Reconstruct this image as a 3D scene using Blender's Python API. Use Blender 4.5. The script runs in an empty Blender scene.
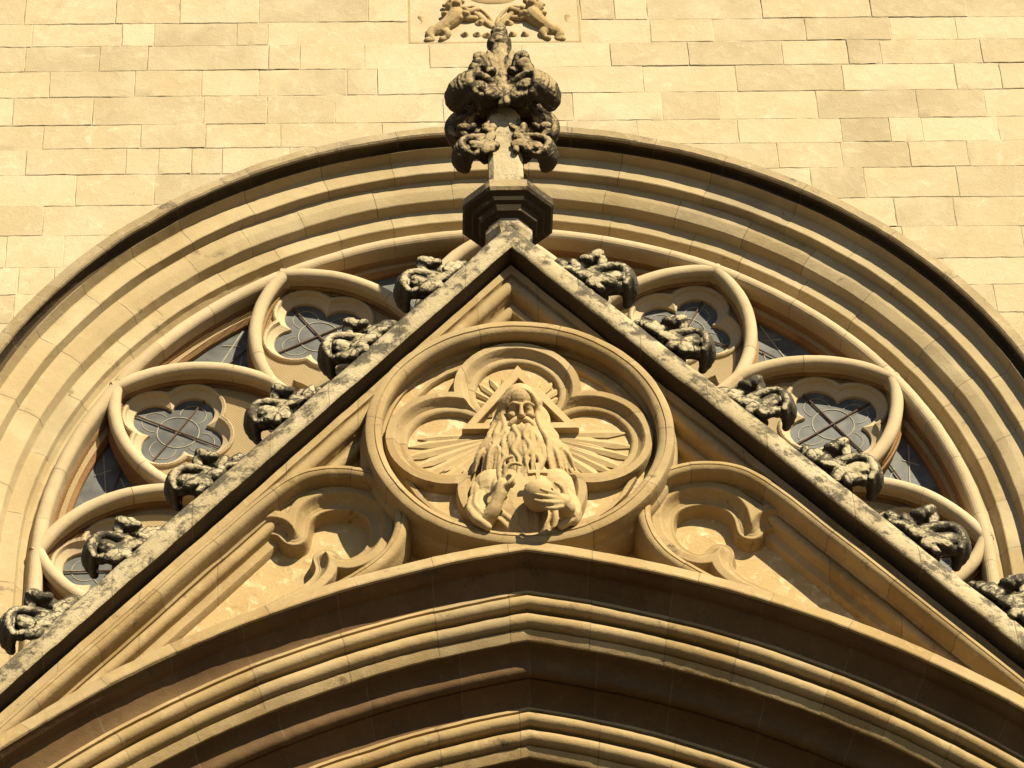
import bpy, bmesh, math, random
import numpy as np
from mathutils import Vector, Matrix, noise
R = math.radians
random.seed(7)
SC = bpy.context.scene
COL = SC.collection
ZM = 17.92                       # height of the medallion's centre above the square

# ------------------------------------------------------------------ camera
cam_d = bpy.data.cameras.new("camera"); cam = bpy.data.objects.new("camera", cam_d); COL.objects.link(cam)
cam_d.sensor_width = 36; cam_d.lens = 36 * 4000 / 1024; cam_d.clip_start = 0.5; cam_d.clip_end = 3000
pi_, ya_, ro_ = 0.7795, 0.0506, -0.0474
fw = Vector((math.sin(ya_) * math.cos(pi_), math.cos(ya_) * math.cos(pi_), math.sin(pi_)))
r0 = Vector((math.cos(ya_), -math.sin(ya_), 0)); u0 = r0.cross(fw)
rr = r0 * math.cos(ro_) + u0 * math.sin(ro_); uu = -r0 * math.sin(ro_) + u0 * math.cos(ro_)
M = Matrix((rr, uu, -fw)).transposed().to_4x4(); M.translation = Vector((-0.8836, -16.904, ZM - 16.3226))
cam.matrix_world = M
SC.camera = cam

# ------------------------------------------------------------------ sky, sun, exposure
SUN = Vector((0.60, -1.0, 0.85)).normalized()          # towards the sun
w = bpy.data.worlds.new("World"); SC.world = w; w.use_nodes = True
nt = w.node_tree; nt.nodes.clear()
sky = nt.nodes.new("ShaderNodeTexSky"); sky.sky_type = 'NISHITA'; sky.sun_disc = False
sky.sun_elevation = math.asin(SUN.z); sky.sun_rotation = math.atan2(SUN.x, SUN.y)
sky.air_density = 1.0; sky.dust_density = 0.3; sky.altitude = 3000
bg = nt.nodes.new("ShaderNodeBackground"); bg.inputs[1].default_value = 0.05
wo = nt.nodes.new("ShaderNodeOutputWorld")
nt.links.new(sky.outputs[0], bg.inputs[0]); nt.links.new(bg.outputs[0], wo.inputs[0])
sl = bpy.data.lights.new("sun", 'SUN'); sl.energy = 5.0; sl.angle = R(0.5); sl.color = (1.0, 0.90, 0.66)
so = bpy.data.objects.new("sun", sl); COL.objects.link(so); so.location = (20, -30, 40)
so.rotation_euler = SUN.to_track_quat('Z', 'Y').to_euler()
vs = SC.view_settings; vs.view_transform = 'Standard'; vs.look = 'None'; vs.gamma = 1; vs.use_curve_mapping = False
vs.exposure = 1.22
SC.cycles.max_bounces = 6

# ------------------------------------------------------------------ materials
def node(nt, t, **kw):
    n = nt.nodes.new(t)
    for k, v in kw.items(): setattr(n, k, v)
    return n
def math_(nt, op, a, b=None, c=None, clamp=False):
    n = nt.nodes.new("ShaderNodeMath"); n.operation = op; n.use_clamp = clamp
    for i, v in enumerate((a, b, c)):
        if v is None: continue
        if isinstance(v, (int, float)): n.inputs[i].default_value = v
        else: nt.links.new(v, n.inputs[i])
    return n.outputs[0]
def mixc(nt, f, a, b, blend='MIX'):
    n = nt.nodes.new("ShaderNodeMix"); n.data_type = 'RGBA'; n.blend_type = blend
    for s, v in ((n.inputs[0], f), (n.inputs[6], a), (n.inputs[7], b)):
        if isinstance(v, (int, float)): s.default_value = v
        elif isinstance(v, tuple): s.default_value = (*v, 1)
        else: nt.links.new(v, s)
    return n.outputs[2]
def ramp(nt, v, lo, hi):
    n = nt.nodes.new("ShaderNodeMapRange"); n.interpolation_type = 'SMOOTHSTEP'
    nt.links.new(v, n.inputs[0]); n.inputs[1].default_value = lo; n.inputs[2].default_value = hi
    return n.outputs[0]
def noise_(nt, vec, scale, detail=6, rough=0.6, dist=0.0):
    n = nt.nodes.new("ShaderNodeTexNoise"); n.inputs['Scale'].default_value = scale
    n.inputs['Detail'].default_value = detail; n.inputs['Roughness'].default_value = rough; n.inputs['Distortion'].default_value = dist
    nt.links.new(vec, n.inputs['Vector']); return n.outputs[0]

def stone(name, a, b, pale=(0.60, 0.49, 0.32), crust=0.0, crust_up=0.0, crust_side=0.0, grey=0.0, crust_col=(0.022, 0.018, 0.012),
          stain=0.5, joints=1.0, bump=0.5, var=0.5, veins=0.0, crust_scale=9.0):
    """limestone: two tones mottled, paler worn patches, per-block tone, mortar joints, black crust that likes upper faces"""
    k = (0.68, 0.66, 0.60); a, b, pale = (tuple(x * y for x, y in zip(c, k)) for c in (a, b, pale))     # limestone seen dry
    m = bpy.data.materials.new(name); m.use_nodes = True; nt = m.node_tree
    P = nt.nodes["Principled BSDF"]; P.inputs['Roughness'].default_value = 0.88
    P.inputs['Specular IOR Level'].default_value = 0.25
    tc = node(nt, "ShaderNodeTexCoord"); oi = node(nt, "ShaderNodeObjectInfo")
    va = node(nt, "ShaderNodeVectorMath", operation='ADD'); nt.links.new(tc.outputs['Object'], va.inputs[0])
    sc_ = node(nt, "ShaderNodeVectorMath", operation='SCALE'); sc_.inputs[0].default_value = (37, 19, 53); nt.links.new(oi.outputs['Random'], sc_.inputs['Scale'])
    nt.links.new(sc_.outputs[0], va.inputs[1]); V = va.outputs[0]
    n1 = noise_(nt, V, 2.3, 5, 0.55); n2 = noise_(nt, V, 11, 8, 0.65, 0.6); n3 = noise_(nt, V, 75, 4, 0.7)
    ju = node(nt, "ShaderNodeAttribute", attribute_name='ju').outputs['Fac']
    jw = node(nt, "ShaderNodeAttribute", attribute_name='jw').outputs['Fac']
    rn = node(nt, "ShaderNodeAttribute", attribute_name='rnd').outputs['Fac']
    fl = math_(nt, 'FLOOR', ju)
    wn = node(nt, "ShaderNodeTexWhiteNoise", noise_dimensions='1D'); nt.links.new(math_(nt, 'ADD', fl, math_(nt, 'MULTIPLY', rn, 91.7)), wn.inputs['W'])
    col = mixc(nt, ramp(nt, n1, 0.3, 0.7), a, b)
    t = math_(nt, 'ADD', 1 - 0.5 * var * 0.5, math_(nt, 'MULTIPLY', wn.outputs['Value'], 0.5 * var))
    cmb = node(nt, "ShaderNodeCombineColor")
    nt.links.new(t, cmb.inputs[0]); nt.links.new(math_(nt, 'POWER', t, 1.15), cmb.inputs[1]); nt.links.new(math_(nt, 'POWER', t, 1.5), cmb.inputs[2])
    col = mixc(nt, 1.0, col, cmb.outputs[0], 'MULTIPLY')
    col = mixc(nt, math_(nt, 'MULTIPLY', ramp(nt, n2, 0.5, 0.72), 0.65 * stain), col, pale)
    n4 = noise_(nt, V, 5.0, 9, 0.72, 1.2)
    col = mixc(nt, math_(nt, 'MULTIPLY', ramp(nt, n4, 0.52, 0.75), 0.55 * stain), col, (a[0] * 0.55, a[1] * 0.46, a[2] * 0.36))
    col = mixc(nt, math_(nt, 'MULTIPLY', ramp(nt, n3, 0.55, 0.78), 0.3), col, (0.16, 0.11, 0.055))
    if veins:
        n5 = noise_(nt, V, 1.7, 4, 0.5, 2.0)
        vv = math_(nt, 'SUBTRACT', 1.0, ramp(nt, math_(nt, 'ABSOLUTE', math_(nt, 'SUBTRACT', n5, 0.5)), 0.0, 0.018))
        vv = math_(nt, 'MULTIPLY', vv, ramp(nt, n2, 0.42, 0.6))
        col = mixc(nt, math_(nt, 'MULTIPLY', vv, veins), col, (0.46, 0.39, 0.26))
    if grey:
        w2 = node(nt, "ShaderNodeTexWhiteNoise", noise_dimensions='1D'); nt.links.new(math_(nt, 'ADD', fl, math_(nt, 'MULTIPLY', rn, 47.3)), w2.inputs['W'])
        gf = math_(nt, 'MULTIPLY', math_(nt, 'POWER', w2.outputs['Value'], 3.0), ramp(nt, n1, 0.25, 0.6))
        col = mixc(nt, math_(nt, 'MULTIPLY', gf, grey), col, (0.19, 0.145, 0.085))
    # joints
    fr = math_(nt, 'FRACT', ju)
    d = math_(nt, 'MULTIPLY', math_(nt, 'SUBTRACT', 0.5, math_(nt, 'ABSOLUTE', math_(nt, 'SUBTRACT', fr, 0.5))), jw)
    d = math_(nt, 'ADD', d, math_(nt, 'MULTIPLY', math_(nt, 'SUBTRACT', n2, 0.5), 0.006))
    jn = math_(nt, 'MULTIPLY', math_(nt, 'LESS_THAN', d, 0.0038), math_(nt, 'GREATER_THAN', jw, 0.01))
    jn = math_(nt, 'MULTIPLY', jn, ramp(nt, n4, 0.36, 0.5))
    col = mixc(nt, math_(nt, 'MULTIPLY', jn, 0.72 * joints), col, (0.12, 0.085, 0.05))
    if crust or crust_up:
        g = node(nt, "ShaderNodeNewGeometry"); sx = node(nt, "ShaderNodeSeparateXYZ"); nt.links.new(g.outputs['True Normal'], sx.inputs[0])
        n6 = noise_(nt, V, crust_scale, 12, 0.74, 0.15)
        cr = math_(nt, 'ADD', n6, math_(nt, 'ADD', crust, math_(nt, 'MULTIPLY', math_(nt, 'MAXIMUM', sx.outputs[2], 0.0), crust_up)))
        if crust_side:                         # the weather reaches the flanks more than the face that looks out over the square
            fr_ = math_(nt, 'SUBTRACT', 1.0, math_(nt, 'MAXIMUM', math_(nt, 'MULTIPLY', sx.outputs[1], -1.0), 0.0))
            cr = math_(nt, 'ADD', cr, math_(nt, 'MULTIPLY', fr_, crust_side))
        cr = ramp(nt, cr, 0.46, 0.575)
        gy = mixc(nt, ramp(nt, n3, 0.35, 0.65), crust_col, tuple(2.3 * c for c in crust_col))
        col = mixc(nt, math_(nt, 'MULTIPLY', cr, 0.93), col, gy)
    nt.links.new(col, P.inputs['Base Color'])
    bp = node(nt, "ShaderNodeBump"); bp.inputs['Strength'].default_value = bump; bp.inputs['Distance'].default_value = 0.02
    h = math_(nt, 'ADD', math_(nt, 'MULTIPLY', n2, 0.7), math_(nt, 'MULTIPLY', n3, 0.35))
    h = math_(nt, 'SUBTRACT', h, math_(nt, 'MULTIPLY', jn, 0.35))
    nt.links.new(h, bp.inputs['Height']); nt.links.new(bp.outputs[0], P.inputs['Normal'])
    return m
M_WALL = stone("ashlar limestone", (0.56, 0.465, 0.32), (0.53, 0.425, 0.27), pale=(0.66, 0.57, 0.42), stain=0.6, var=0.32, veins=0.45, bump=0.45, grey=0.4)
M_ARCH = stone("arch limestone", (0.56, 0.44, 0.265), (0.49, 0.375, 0.21), stain=0.6, var=0.6, bump=0.3, grey=0.7, crust=-0.13, crust_scale=4, crust_col=(0.075, 0.055, 0.032))
M_HOOD = stone("hood limestone", (0.40, 0.31, 0.185), (0.33, 0.25, 0.14), stain=0.8, var=0.5, grey=0.5, crust=-0.10, crust_up=0.22, bump=0.5, crust_scale=5, crust_col=(0.06, 0.047, 0.03))
M_GABLE = stone("gable limestone", (0.45, 0.325, 0.165), (0.365, 0.25, 0.112), pale=(0.58, 0.455, 0.27), stain=0.7, var=0.55, bump=0.35, grey=0.5, crust=-0.12, crust_scale=5, crust_col=(0.065, 0.042, 0.02))
M_SOFFIT = stone("shaded soffit stone", (0.155, 0.088, 0.036), (0.115, 0.062, 0.023), pale=(0.20, 0.125, 0.055), stain=0.5, var=0.4, bump=0.35, crust=-0.10, crust_scale=4, crust_col=(0.04, 0.026, 0.013))  # gable stone darkened: the shade under the arch mouldings is put into the colour
M_PANEL = stone("panel limestone", (0.52, 0.38, 0.195), (0.46, 0.32, 0.15), pale=(0.80, 0.68, 0.46), stain=1.4, var=0.2, bump=0.5, grey=0.0, crust=-0.14, crust_scale=3, crust_col=(0.12, 0.07, 0.03))
M_ROLL = stone("tracery limestone", (0.58, 0.46, 0.30), (0.52, 0.40, 0.25), pale=(0.66, 0.50, 0.36), stain=0.6, var=0.4, bump=0.2)
M_FOIL = stone("foil limestone", (0.52, 0.40, 0.24), (0.46, 0.34, 0.19), stain=0.3, var=0.1, bump=0.25)
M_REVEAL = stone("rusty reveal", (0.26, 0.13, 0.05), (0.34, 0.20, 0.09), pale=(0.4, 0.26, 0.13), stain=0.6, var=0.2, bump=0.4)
M_COPE = stone("weathered coping", (0.52, 0.43, 0.28), (0.44, 0.35, 0.21), pale=(0.66, 0.57, 0.40), stain=0.8, var=0.4, crust=-0.045, crust_up=0.30, crust_col=(0.035, 0.028, 0.018), bump=0.9, crust_scale=5)
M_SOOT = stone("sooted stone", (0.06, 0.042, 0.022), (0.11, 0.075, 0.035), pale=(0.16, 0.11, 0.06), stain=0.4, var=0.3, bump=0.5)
M_CARVE = stone("carved limestone", (0.54, 0.40, 0.215), (0.47, 0.33, 0.16), pale=(0.66, 0.53, 0.33), stain=0.7, var=0.0, bump=0.3)
M_CROCK = stone("lichened carving", (0.58, 0.50, 0.34), (0.50, 0.41, 0.26), pale=(0.72, 0.64, 0.47), stain=0.8, var=0.0, crust=-0.05, crust_up=0.28, crust_side=0.46, bump=0.7, crust_scale=4, crust_col=(0.018, 0.014, 0.009))
M_FINIAL = stone("dark lichened carving", (0.44, 0.34, 0.20), (0.34, 0.25, 0.13), pale=(0.56, 0.46, 0.29), stain=0.6, var=0.0, crust=-0.08, crust_up=0.25, crust_side=0.46, bump=0.7, crust_scale=4, crust_col=(0.016, 0.011, 0.006))
M_ARMS = stone("armorial limestone", (0.46, 0.335, 0.18), (0.40, 0.28, 0.135), stain=0.6, var=0.0, crust=-0.17, crust_up=0.25, bump=0.4)

def plain(name, col, rough=0.6, metal=0.0, nscale=30, amount=0.4, spec=0.4):
    m = bpy.data.materials.new(name); m.use_nodes = True; nt = m.node_tree; P = nt.nodes["Principled BSDF"]
    tc = node(nt, "ShaderNodeTexCoord"); n = noise_(nt, tc.outputs['Object'], nscale, 6, 0.6)
    c = mixc(nt, ramp(nt, n, 0.3, 0.7), tuple(x * (1 - amount) for x in col), tuple(min(1, x * (1 + amount)) for x in col))
    nt.links.new(c, P.inputs['Base Color']); P.inputs['Roughness'].default_value = rough; P.inputs['Metallic'].default_value = metal
    P.inputs['Specular IOR Level'].default_value = spec
    return m
M_GLASS = plain("dusty leaded glass", (0.072, 0.071, 0.064), 0.55, 0, 7, 0.35, 0.25)
M_LEAD = plain("pale lead cames", (0.24, 0.21, 0.15), 0.7, 0, 20, 0.2)
M_IRON = plain("rusted iron", (0.07, 0.035, 0.018), 0.8, 0, 40, 0.4)
M_GROUND = plain("stone paving", (0.07, 0.055, 0.035), 0.9, 0, 0.6, 0.15)  # darkened paving: the colour stands for a square lying mostly in shade
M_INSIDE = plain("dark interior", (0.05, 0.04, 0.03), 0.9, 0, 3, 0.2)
def net_mat():
    m = bpy.data.materials.new("wire netting"); m.use_nodes = True; nt = m.node_tree; nt.nodes.clear()
    tc = node(nt, "ShaderNodeTexCoord"); mp = node(nt, "ShaderNodeMapping"); mp.inputs['Rotation'].default_value = (0, R(45), 0)
    nt.links.new(tc.outputs['Object'], mp.inputs[0]); s = node(nt, "ShaderNodeSeparateXYZ"); nt.links.new(mp.outputs[0], s.inputs[0])
    f = 62.0
    def line(o):
        fr = math_(nt, 'FRACT', math_(nt, 'MULTIPLY', o, f))
        return math_(nt, 'LESS_THAN', fr, 0.10)
    l = math_(nt, 'MAXIMUM', line(s.outputs[0]), line(s.outputs[2]))
    d = node(nt, "ShaderNodeBsdfDiffuse"); d.inputs[0].default_value = (0.16, 0.10, 0.04, 1)
    t = node(nt, "ShaderNodeBsdfTransparent"); mx = node(nt, "ShaderNodeMixShader"); o = node(nt, "ShaderNodeOutputMaterial")
    nt.links.new(l, mx.inputs[0]); nt.links.new(t.outputs[0], mx.inputs[1]); nt.links.new(d.outputs[0], mx.inputs[2]); nt.links.new(mx.outputs[0], o.inputs[0])
    return m
M_NET = net_mat()

# ------------------------------------------------------------------ object helpers
def root_loc(p):
    v = Vector((0, 0, 0))
    while p is not None: v += p.location; p = p.parent
    return v
def tag(o, label, cat, group=None):
    o['label'] = label; o['category'] = cat
    if group: o['group'] = group
    return o
def thing(name, label, cat, loc, group=None):
    o = bpy.data.objects.new(name, None); COL.objects.link(o); o.location = loc; o.empty_display_size = 0.1
    return tag(o, label, cat, group)
def sub(name, parent):
    o = bpy.data.objects.new(name, None); COL.objects.link(o); o.parent = parent
    return o
def link(name, me, mat, parent=None, smooth=35):
    me.materials.clear(); me.materials.append(mat)
    if smooth:
        for p in me.polygons: p.use_smooth = True
        if smooth < 180: me.set_sharp_from_angle(angle=R(smooth))
    o = bpy.data.objects.new(name, me); COL.objects.link(o)
    if parent is not None:
        o.parent = parent; L = root_loc(parent)
        me.transform(Matrix.Translation(-L))
    return o
UP = Vector((0, 0, ZM))
def wob(p, amp, sc=3.1):
    return p + noise.noise_vector(p * sc) * amp + noise.noise_vector(p * sc * 4.7) * amp * 0.45

class Grid:
    """collects swept surfaces (profile points carried along a path) into one mesh with joint attributes"""
    def __init__(s): s.v = []; s.f = []; s.ju = []; s.jw = []; s.mi = []
    def sweep(s, profile, path, jl=0.5, wobble=0.003, close=False, joff=0.0, slip=0.0045):
        rows = [path(n) for n, y in profile]
        np_, nl = len(profile), len(rows[0]); base = len(s.v)
        rj = random.Random(int(joff * 100) + nl)
        L = rows[0][-1][2]; marks = [0.0]
        while marks[-1] < L + jl: marks.append(marks[-1] + jl * rj.uniform(0.75, 1.25))
        def jof(t):
            for i in range(len(marks) - 1):
                if t < marks[i + 1] or i == len(marks) - 2: return i + (t - marks[i]) / (marks[i + 1] - marks[i])
        js = [jof(max(0, r[2])) + joff for r in rows[0]]
        for k, (n, y) in enumerate(profile):
            for i in range(nl):
                x, z, _ = rows[k][i]; st = noise.noise_vector(Vector((math.floor(js[i]) * 7.31 + 0.5, 3.7, 1.9))) * (slip if jl < 5 and 0 < k < np_ - 1 else 0)
                s.v.append(wob(Vector((x, y, z)), wobble) + st); s.ju.append(js[i]); s.jw.append(jl if jl < 5 else 0.0)
        for k in range(np_ - 1 if not close else np_):
            k2 = (k + 1) % np_
            for i in range(nl - 1):
                s.f.append((base + k * nl + i, base + k * nl + i + 1, base + k2 * nl + i + 1, base + k2 * nl + i))
        return s
    def tube(s, pts, r, n=8, jl=0.6):
        add_tube(s.v, s.f, pts, r, n)
        while len(s.ju) < len(s.v): s.ju.append(0.0); s.jw.append(0.0)
        return s
    def poly(s, pts):
        b = len(s.v); s.v += [Vector(p) for p in pts]; s.f.append(tuple(range(b, b + len(pts))))
        while len(s.ju) < len(s.v): s.ju.append(0.0); s.jw.append(0.0)
        return s
    def build(s, name, mat, parent=None, smooth=35, fix=True):
        me = bpy.data.meshes.new(name)
        me.from_pydata([p + UP for p in s.v], [], s.f)
        a = me.attributes.new('ju', 'FLOAT', 'POINT'); a.data.foreach_set('value', s.ju)
        a = me.attributes.new('jw', 'FLOAT', 'POINT'); a.data.foreach_set('value', s.jw)
        if fix:
            bm = bmesh.new(); bm.from_mesh(me); bmesh.ops.recalc_face_normals(bm, faces=bm.faces); bm.to_mesh(me); bm.free()
        return link(name, me, mat, parent, smooth)

def add_tube(V, F, pts, r, n=8):
    pts = [Vector(p) for p in pts]; base = len(V); N = len(pts)
    rad = r if isinstance(r, (list, tuple)) else [r] * N
    prev = None
    for i, p in enumerate(pts):
        t = (pts[min(i + 1, N - 1)] - pts[max(i - 1, 0)]).normalized()
        if prev is None:
            a = Vector((0, 1, 0)) if abs(t.y) < 0.9 else Vector((1, 0, 0))
            a = (a - t * a.dot(t)).normalized()
        else: a = (prev - t * prev.dot(t)).normalized()
        prev = a; b = t.cross(a)
        for k in range(n):
            c = 2 * math.pi * k / n; V.append(p + (a * math.cos(c) + b * math.sin(c)) * rad[i])
    for i in range(N - 1):
        for k in range(n):
            F.append((base + i * n + k, base + i * n + (k + 1) % n, base + (i + 1) * n + (k + 1) % n, base + (i + 1) * n + k))
    F.append(tuple(base + k for k in range(n))[::-1]); F.append(tuple(base + (N - 1) * n + k for k in range(n)))

def spline(pts, n=8):
    """Catmull-Rom through pts"""
    P = [Vector(p) for p in pts]; P = [P[0] * 2 - P[1]] + P + [P[-1] * 2 - P[-2]]; out = []
    for i in range(1, len(P) - 2):
        for k in range(n):
            t = k / n; a, b, c, d = P[i - 1], P[i], P[i + 1], P[i + 2]
            out.append(0.5 * ((2 * b) + (c - a) * t + (2 * a - 5 * b + 4 * c - d) * t * t + (3 * b - a - 3 * c + d) * t ** 3))
    out.append(P[-2]); return out

class Clay:
    """closed lumps that a voxel remesh melts into one carved body"""
    def __init__(s): s.v = []; s.f = []
    def ball(s, c, r, rot=None, seg=14):
        c = Vector(c); r = Vector((r, r, r)) if isinstance(r, (int, float)) else Vector(r); base = len(s.v); rings = seg // 2 + 1
        for i in range(1, rings):
            th = math.pi * i / rings
            for k in range(seg):
                ph = 2 * math.pi * k / seg
                p = Vector((math.sin(th) * math.cos(ph) * r.x, math.sin(th) * math.sin(ph) * r.y, math.cos(th) * r.z))
                if rot is not None: p = rot @ p
                s.v.append(c + p)
        pt, pb = Vector((0, 0, r.z)), Vector((0, 0, -r.z))
        if rot is not None: pt, pb = rot @ pt, rot @ pb
        s.v += [c + pt, c + pb]; T, B = len(s.v) - 2, len(s.v) - 1
        for i in range(rings - 2):
            for k in range(seg):
                s.f.append((base + i * seg + k, base + (i + 1) * seg + k, base + (i + 1) * seg + (k + 1) % seg, base + i * seg + (k + 1) % seg))
        for k in range(seg):
            s.f.append((T, base + k, base + (k + 1) % seg)); q = base + (rings - 2) * seg
            s.f.append((B, q + (k + 1) % seg, q + k))
        return s
    def limb(s, pts, r, n=10, sm=6):
        """tapered round bar through pts with rounded ends"""
        rad = r if isinstance(r, (list, tuple)) else [r] * len(pts)
        P = spline(pts, sm) if len(pts) > 2 else [Vector(pts[0]).lerp(Vector(pts[1]), k / sm) for k in range(sm + 1)]
        m = len(P) - 1; rs = []
        for i in range(m + 1):
            t = i / m * (len(rad) - 1); k = min(int(t), len(rad) - 2); rs.append(rad[k] + (rad[k + 1] - rad[k]) * (t - k))
        add_tube(s.v, s.f, P, rs, n)
        s.ball(P[0], rs[0] * 0.98, seg=10); s.ball(P[-1], rs[-1] * 0.98, seg=10)
        return s
    def box(s, c, d, rot=None):
        c = Vector(c); b = len(s.v)
        for x in (-1, 1):
            for y in (-1, 1):
                for z in (-1, 1):
                    p = Vector((x * d[0], y * d[1], z * d[2])); s.v.append(c + (rot @ p if rot is not None else p))
        for f in ((0, 1, 3, 2), (4, 6, 7, 5), (0, 4, 5, 1), (2, 3, 7, 6), (0, 2, 6, 4), (1, 5, 7, 3)): s.f.append(tuple(b + i for i in f))
        return s
    def mesh(s, name, voxel, smooth=2, rough=0.0, rs=14.0, off=UP):
        me = bpy.data.meshes.new(name + "_lump"); me.from_pydata([p + off for p in s.v], [], s.f)
        o = bpy.data.objects.new(name + "_lump", me); COL.objects.link(o)
        md = o.modifiers.new("r", 'REMESH'); md.mode = 'VOXEL'; md.voxel_size = voxel
        if smooth: sm = o.modifiers.new("s", 'SMOOTH'); sm.iterations = smooth; sm.factor = 0.5
        dg = bpy.context.evaluated_depsgraph_get(); dg.update()
        out = bpy.data.meshes.new_from_object(o.evaluated_get(dg)); out.name = name
        bpy.data.objects.remove(o); bpy.data.meshes.remove(me)
        if rough:
            nn = [v.normal.copy() for v in out.vertices]
            for v, q in zip(out.vertices, nn):
                a = noise.noise(v.co * rs) + 0.6 * noise.noise(v.co * rs * 2.3) + 0.35 * noise.noise(v.co * rs * 5.1)
                v.co += q * a * rough
        return out
    def build(s, name, mat, parent, voxel, smooth=2, rough=0.0, rs=14.0):
        return link(name, s.mesh(name, voxel, smooth, rough, rs), mat, parent, 180)

def fill(loops, y):
    """flat sheet between closed loops of (x,z) at depth y -> verts, faces"""
    bm = bmesh.new(); es = []
    for lp in loops:
        vs = [bm.verts.new((p[0], y, p[1])) for p in lp]
        es += [bm.edges.new((vs[i], vs[(i + 1) % len(vs)])) for i in range(len(vs))]
    bmesh.ops.triangle_fill(bm, use_beauty=True, use_dissolve=False, edges=es, normal=(0, -1, 0))
    bm.verts.index_update(); V = [v.co.copy() for v in bm.verts]; F = [tuple(v.index for v in f.verts) for f in bm.faces]; bm.free()
    return V, F
def sheet(g, loops, y):
    V, F = fill(loops, y); b = len(g.v)
    g.v += V; g.f += [tuple(b + i for i in f) for f in F]
    while len(g.ju) < len(g.v): g.ju.append(0.0); g.jw.append(0.0)
    return g

# ------------------------------------------------------------------ paths (x, z relative to the medallion's centre; n grows inwards)
def circ(cx, cz, rad, a0, a1, N):
    def f(n):
        q = rad - n; return [(cx + q * math.cos(R(a0 + (a1 - a0) * i / N)), cz + q * math.sin(R(a0 + (a1 - a0) * i / N)), rad * R(abs(a1 - a0)) * i / N) for i in range(N + 1)]
    return f
def rose_path(rad, N=400):
    """half-round arch standing on straight jambs"""
    def f(n):
        q = rad - n; J = [(WC[0] + q, WC[1] - 3.0 + 3.0 * i / 20, 3.0 * i / 20) for i in range(20)]
        A = [(WC[0] + q * math.cos(math.pi * i / N), WC[1] + q * math.sin(math.pi * i / N), 3.0 + rad * math.pi * i / N) for i in range(N + 1)]
        K = [(WC[0] - q, WC[1] - 3.0 * i / 20, 3.0 + rad * math.pi + 3.0 * i / 20) for i in range(1, 21)]
        return J + A + K
    return f
SL = math.atan(1.206); APEX = 1.466
def rake(L, N):
    """the gable's two slopes, mitred at the apex; n grows inwards from the coping's lower arris"""
    def f(n):
        za = APEX - n / math.cos(SL); out = []
        for i in range(-N, N + 1):
            d = abs(i) / N * L; out.append((math.copysign(d * math.cos(SL), i) if i else 0.0, za - d * math.sin(SL), L + L * i / N))
        return out
    return f
PA, PR, PZ = 1.1023, 6.1575, -6.9947
def portal(N=110, ph=54):
    """two-centred arch; n grows inwards from the hood's outer edge"""
    def f(n):
        q = PR - n; p0 = math.asin(PA / q); out = []; pm = R(ph)
        for i in range(-N, N + 1):
            p = p0 + (pm - p0) * abs(i) / N
            out.append((math.copysign(1, i) * (q * math.sin(p) - PA) if i else 0.0, PZ + q * math.cos(p), PR * (pm - math.asin(PA / PR)) * (1 + i / N)))
        return out
    return f
def quatre(d, rad, cx=0, cz=0, rot=0.0, N=14):
    """outline of four overlapping discs; n shrinks the lobes"""
    def f(n):
        q = rad - n; t = (2 * d / math.sqrt(2) + math.sqrt(max(1e-6, 2 * d * d - 4 * (d * d - q * q)))) / 2
        P = []
        ca = math.atan2(t / math.sqrt(2), t / math.sqrt(2) - d)           # cusp angle seen from lobe centre
        for l in range(4):
            a = math.pi / 2 * l + rot; c = Vector((cx + d * math.cos(a), cz + d * math.sin(a)))
            for i in range(N):
                b = a - ca + 2 * ca * i / N; P.append((c.x + q * math.cos(b), c.y + q * math.sin(b)))
        P.append(P[0]); s = 0; out = []
        for i, p in enumerate(P): out.append((p[0], p[1], i * rad * 0.11))
        return out
    return f
def offset_path(pts):
    """open polyline of (x,z); n offsets it to the left-hand side of travel"""
    P = [Vector((p[0], p[1])) for p in pts]
    N = []
    for i in range(len(P)):
        t = (P[min(i + 1, len(P) - 1)] - P[max(i - 1, 0)]).normalized(); N.append(Vector((-t.y, t.x)))
    S = [0]
    for i in range(1, len(P)): S.append(S[-1] + (P[i] - P[i - 1]).length)
    def f(n): return [(p.x + q.x * n, p.y + q.y * n, s) for p, q, s in zip(P, N, S)]
    return f
def arcpts(c, r, a0, a1, n):
    return [(c[0] + r * math.cos(R(a0 + (a1 - a0) * i / n)), c[1] + r * math.sin(R(a0 + (a1 - a0) * i / n))) for i in range(n + 1)]
def roll(c, y, r, a0, a1, k=7):
    """profile points of a round moulding: (n, y) around (c, y); angle 0 = inwards, 90 = towards the viewer"""
    return [(c + r * math.cos(R(a0 + (a1 - a0) * i / k)), y - r * math.sin(R(a0 + (a1 - a0) * i / k))) for i in range(k + 1)]

# ================================================================== GROUND
me = bpy.data.meshes.new("square"); me.from_pydata([(-900, -900, 0), (900, -900, 0), (900, 900, 0), (-900, 900, 0)], [], [(0, 1, 2, 3)])
g = link("square", me, M_GROUND, None, 0); g['kind'] = 'structure'

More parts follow.
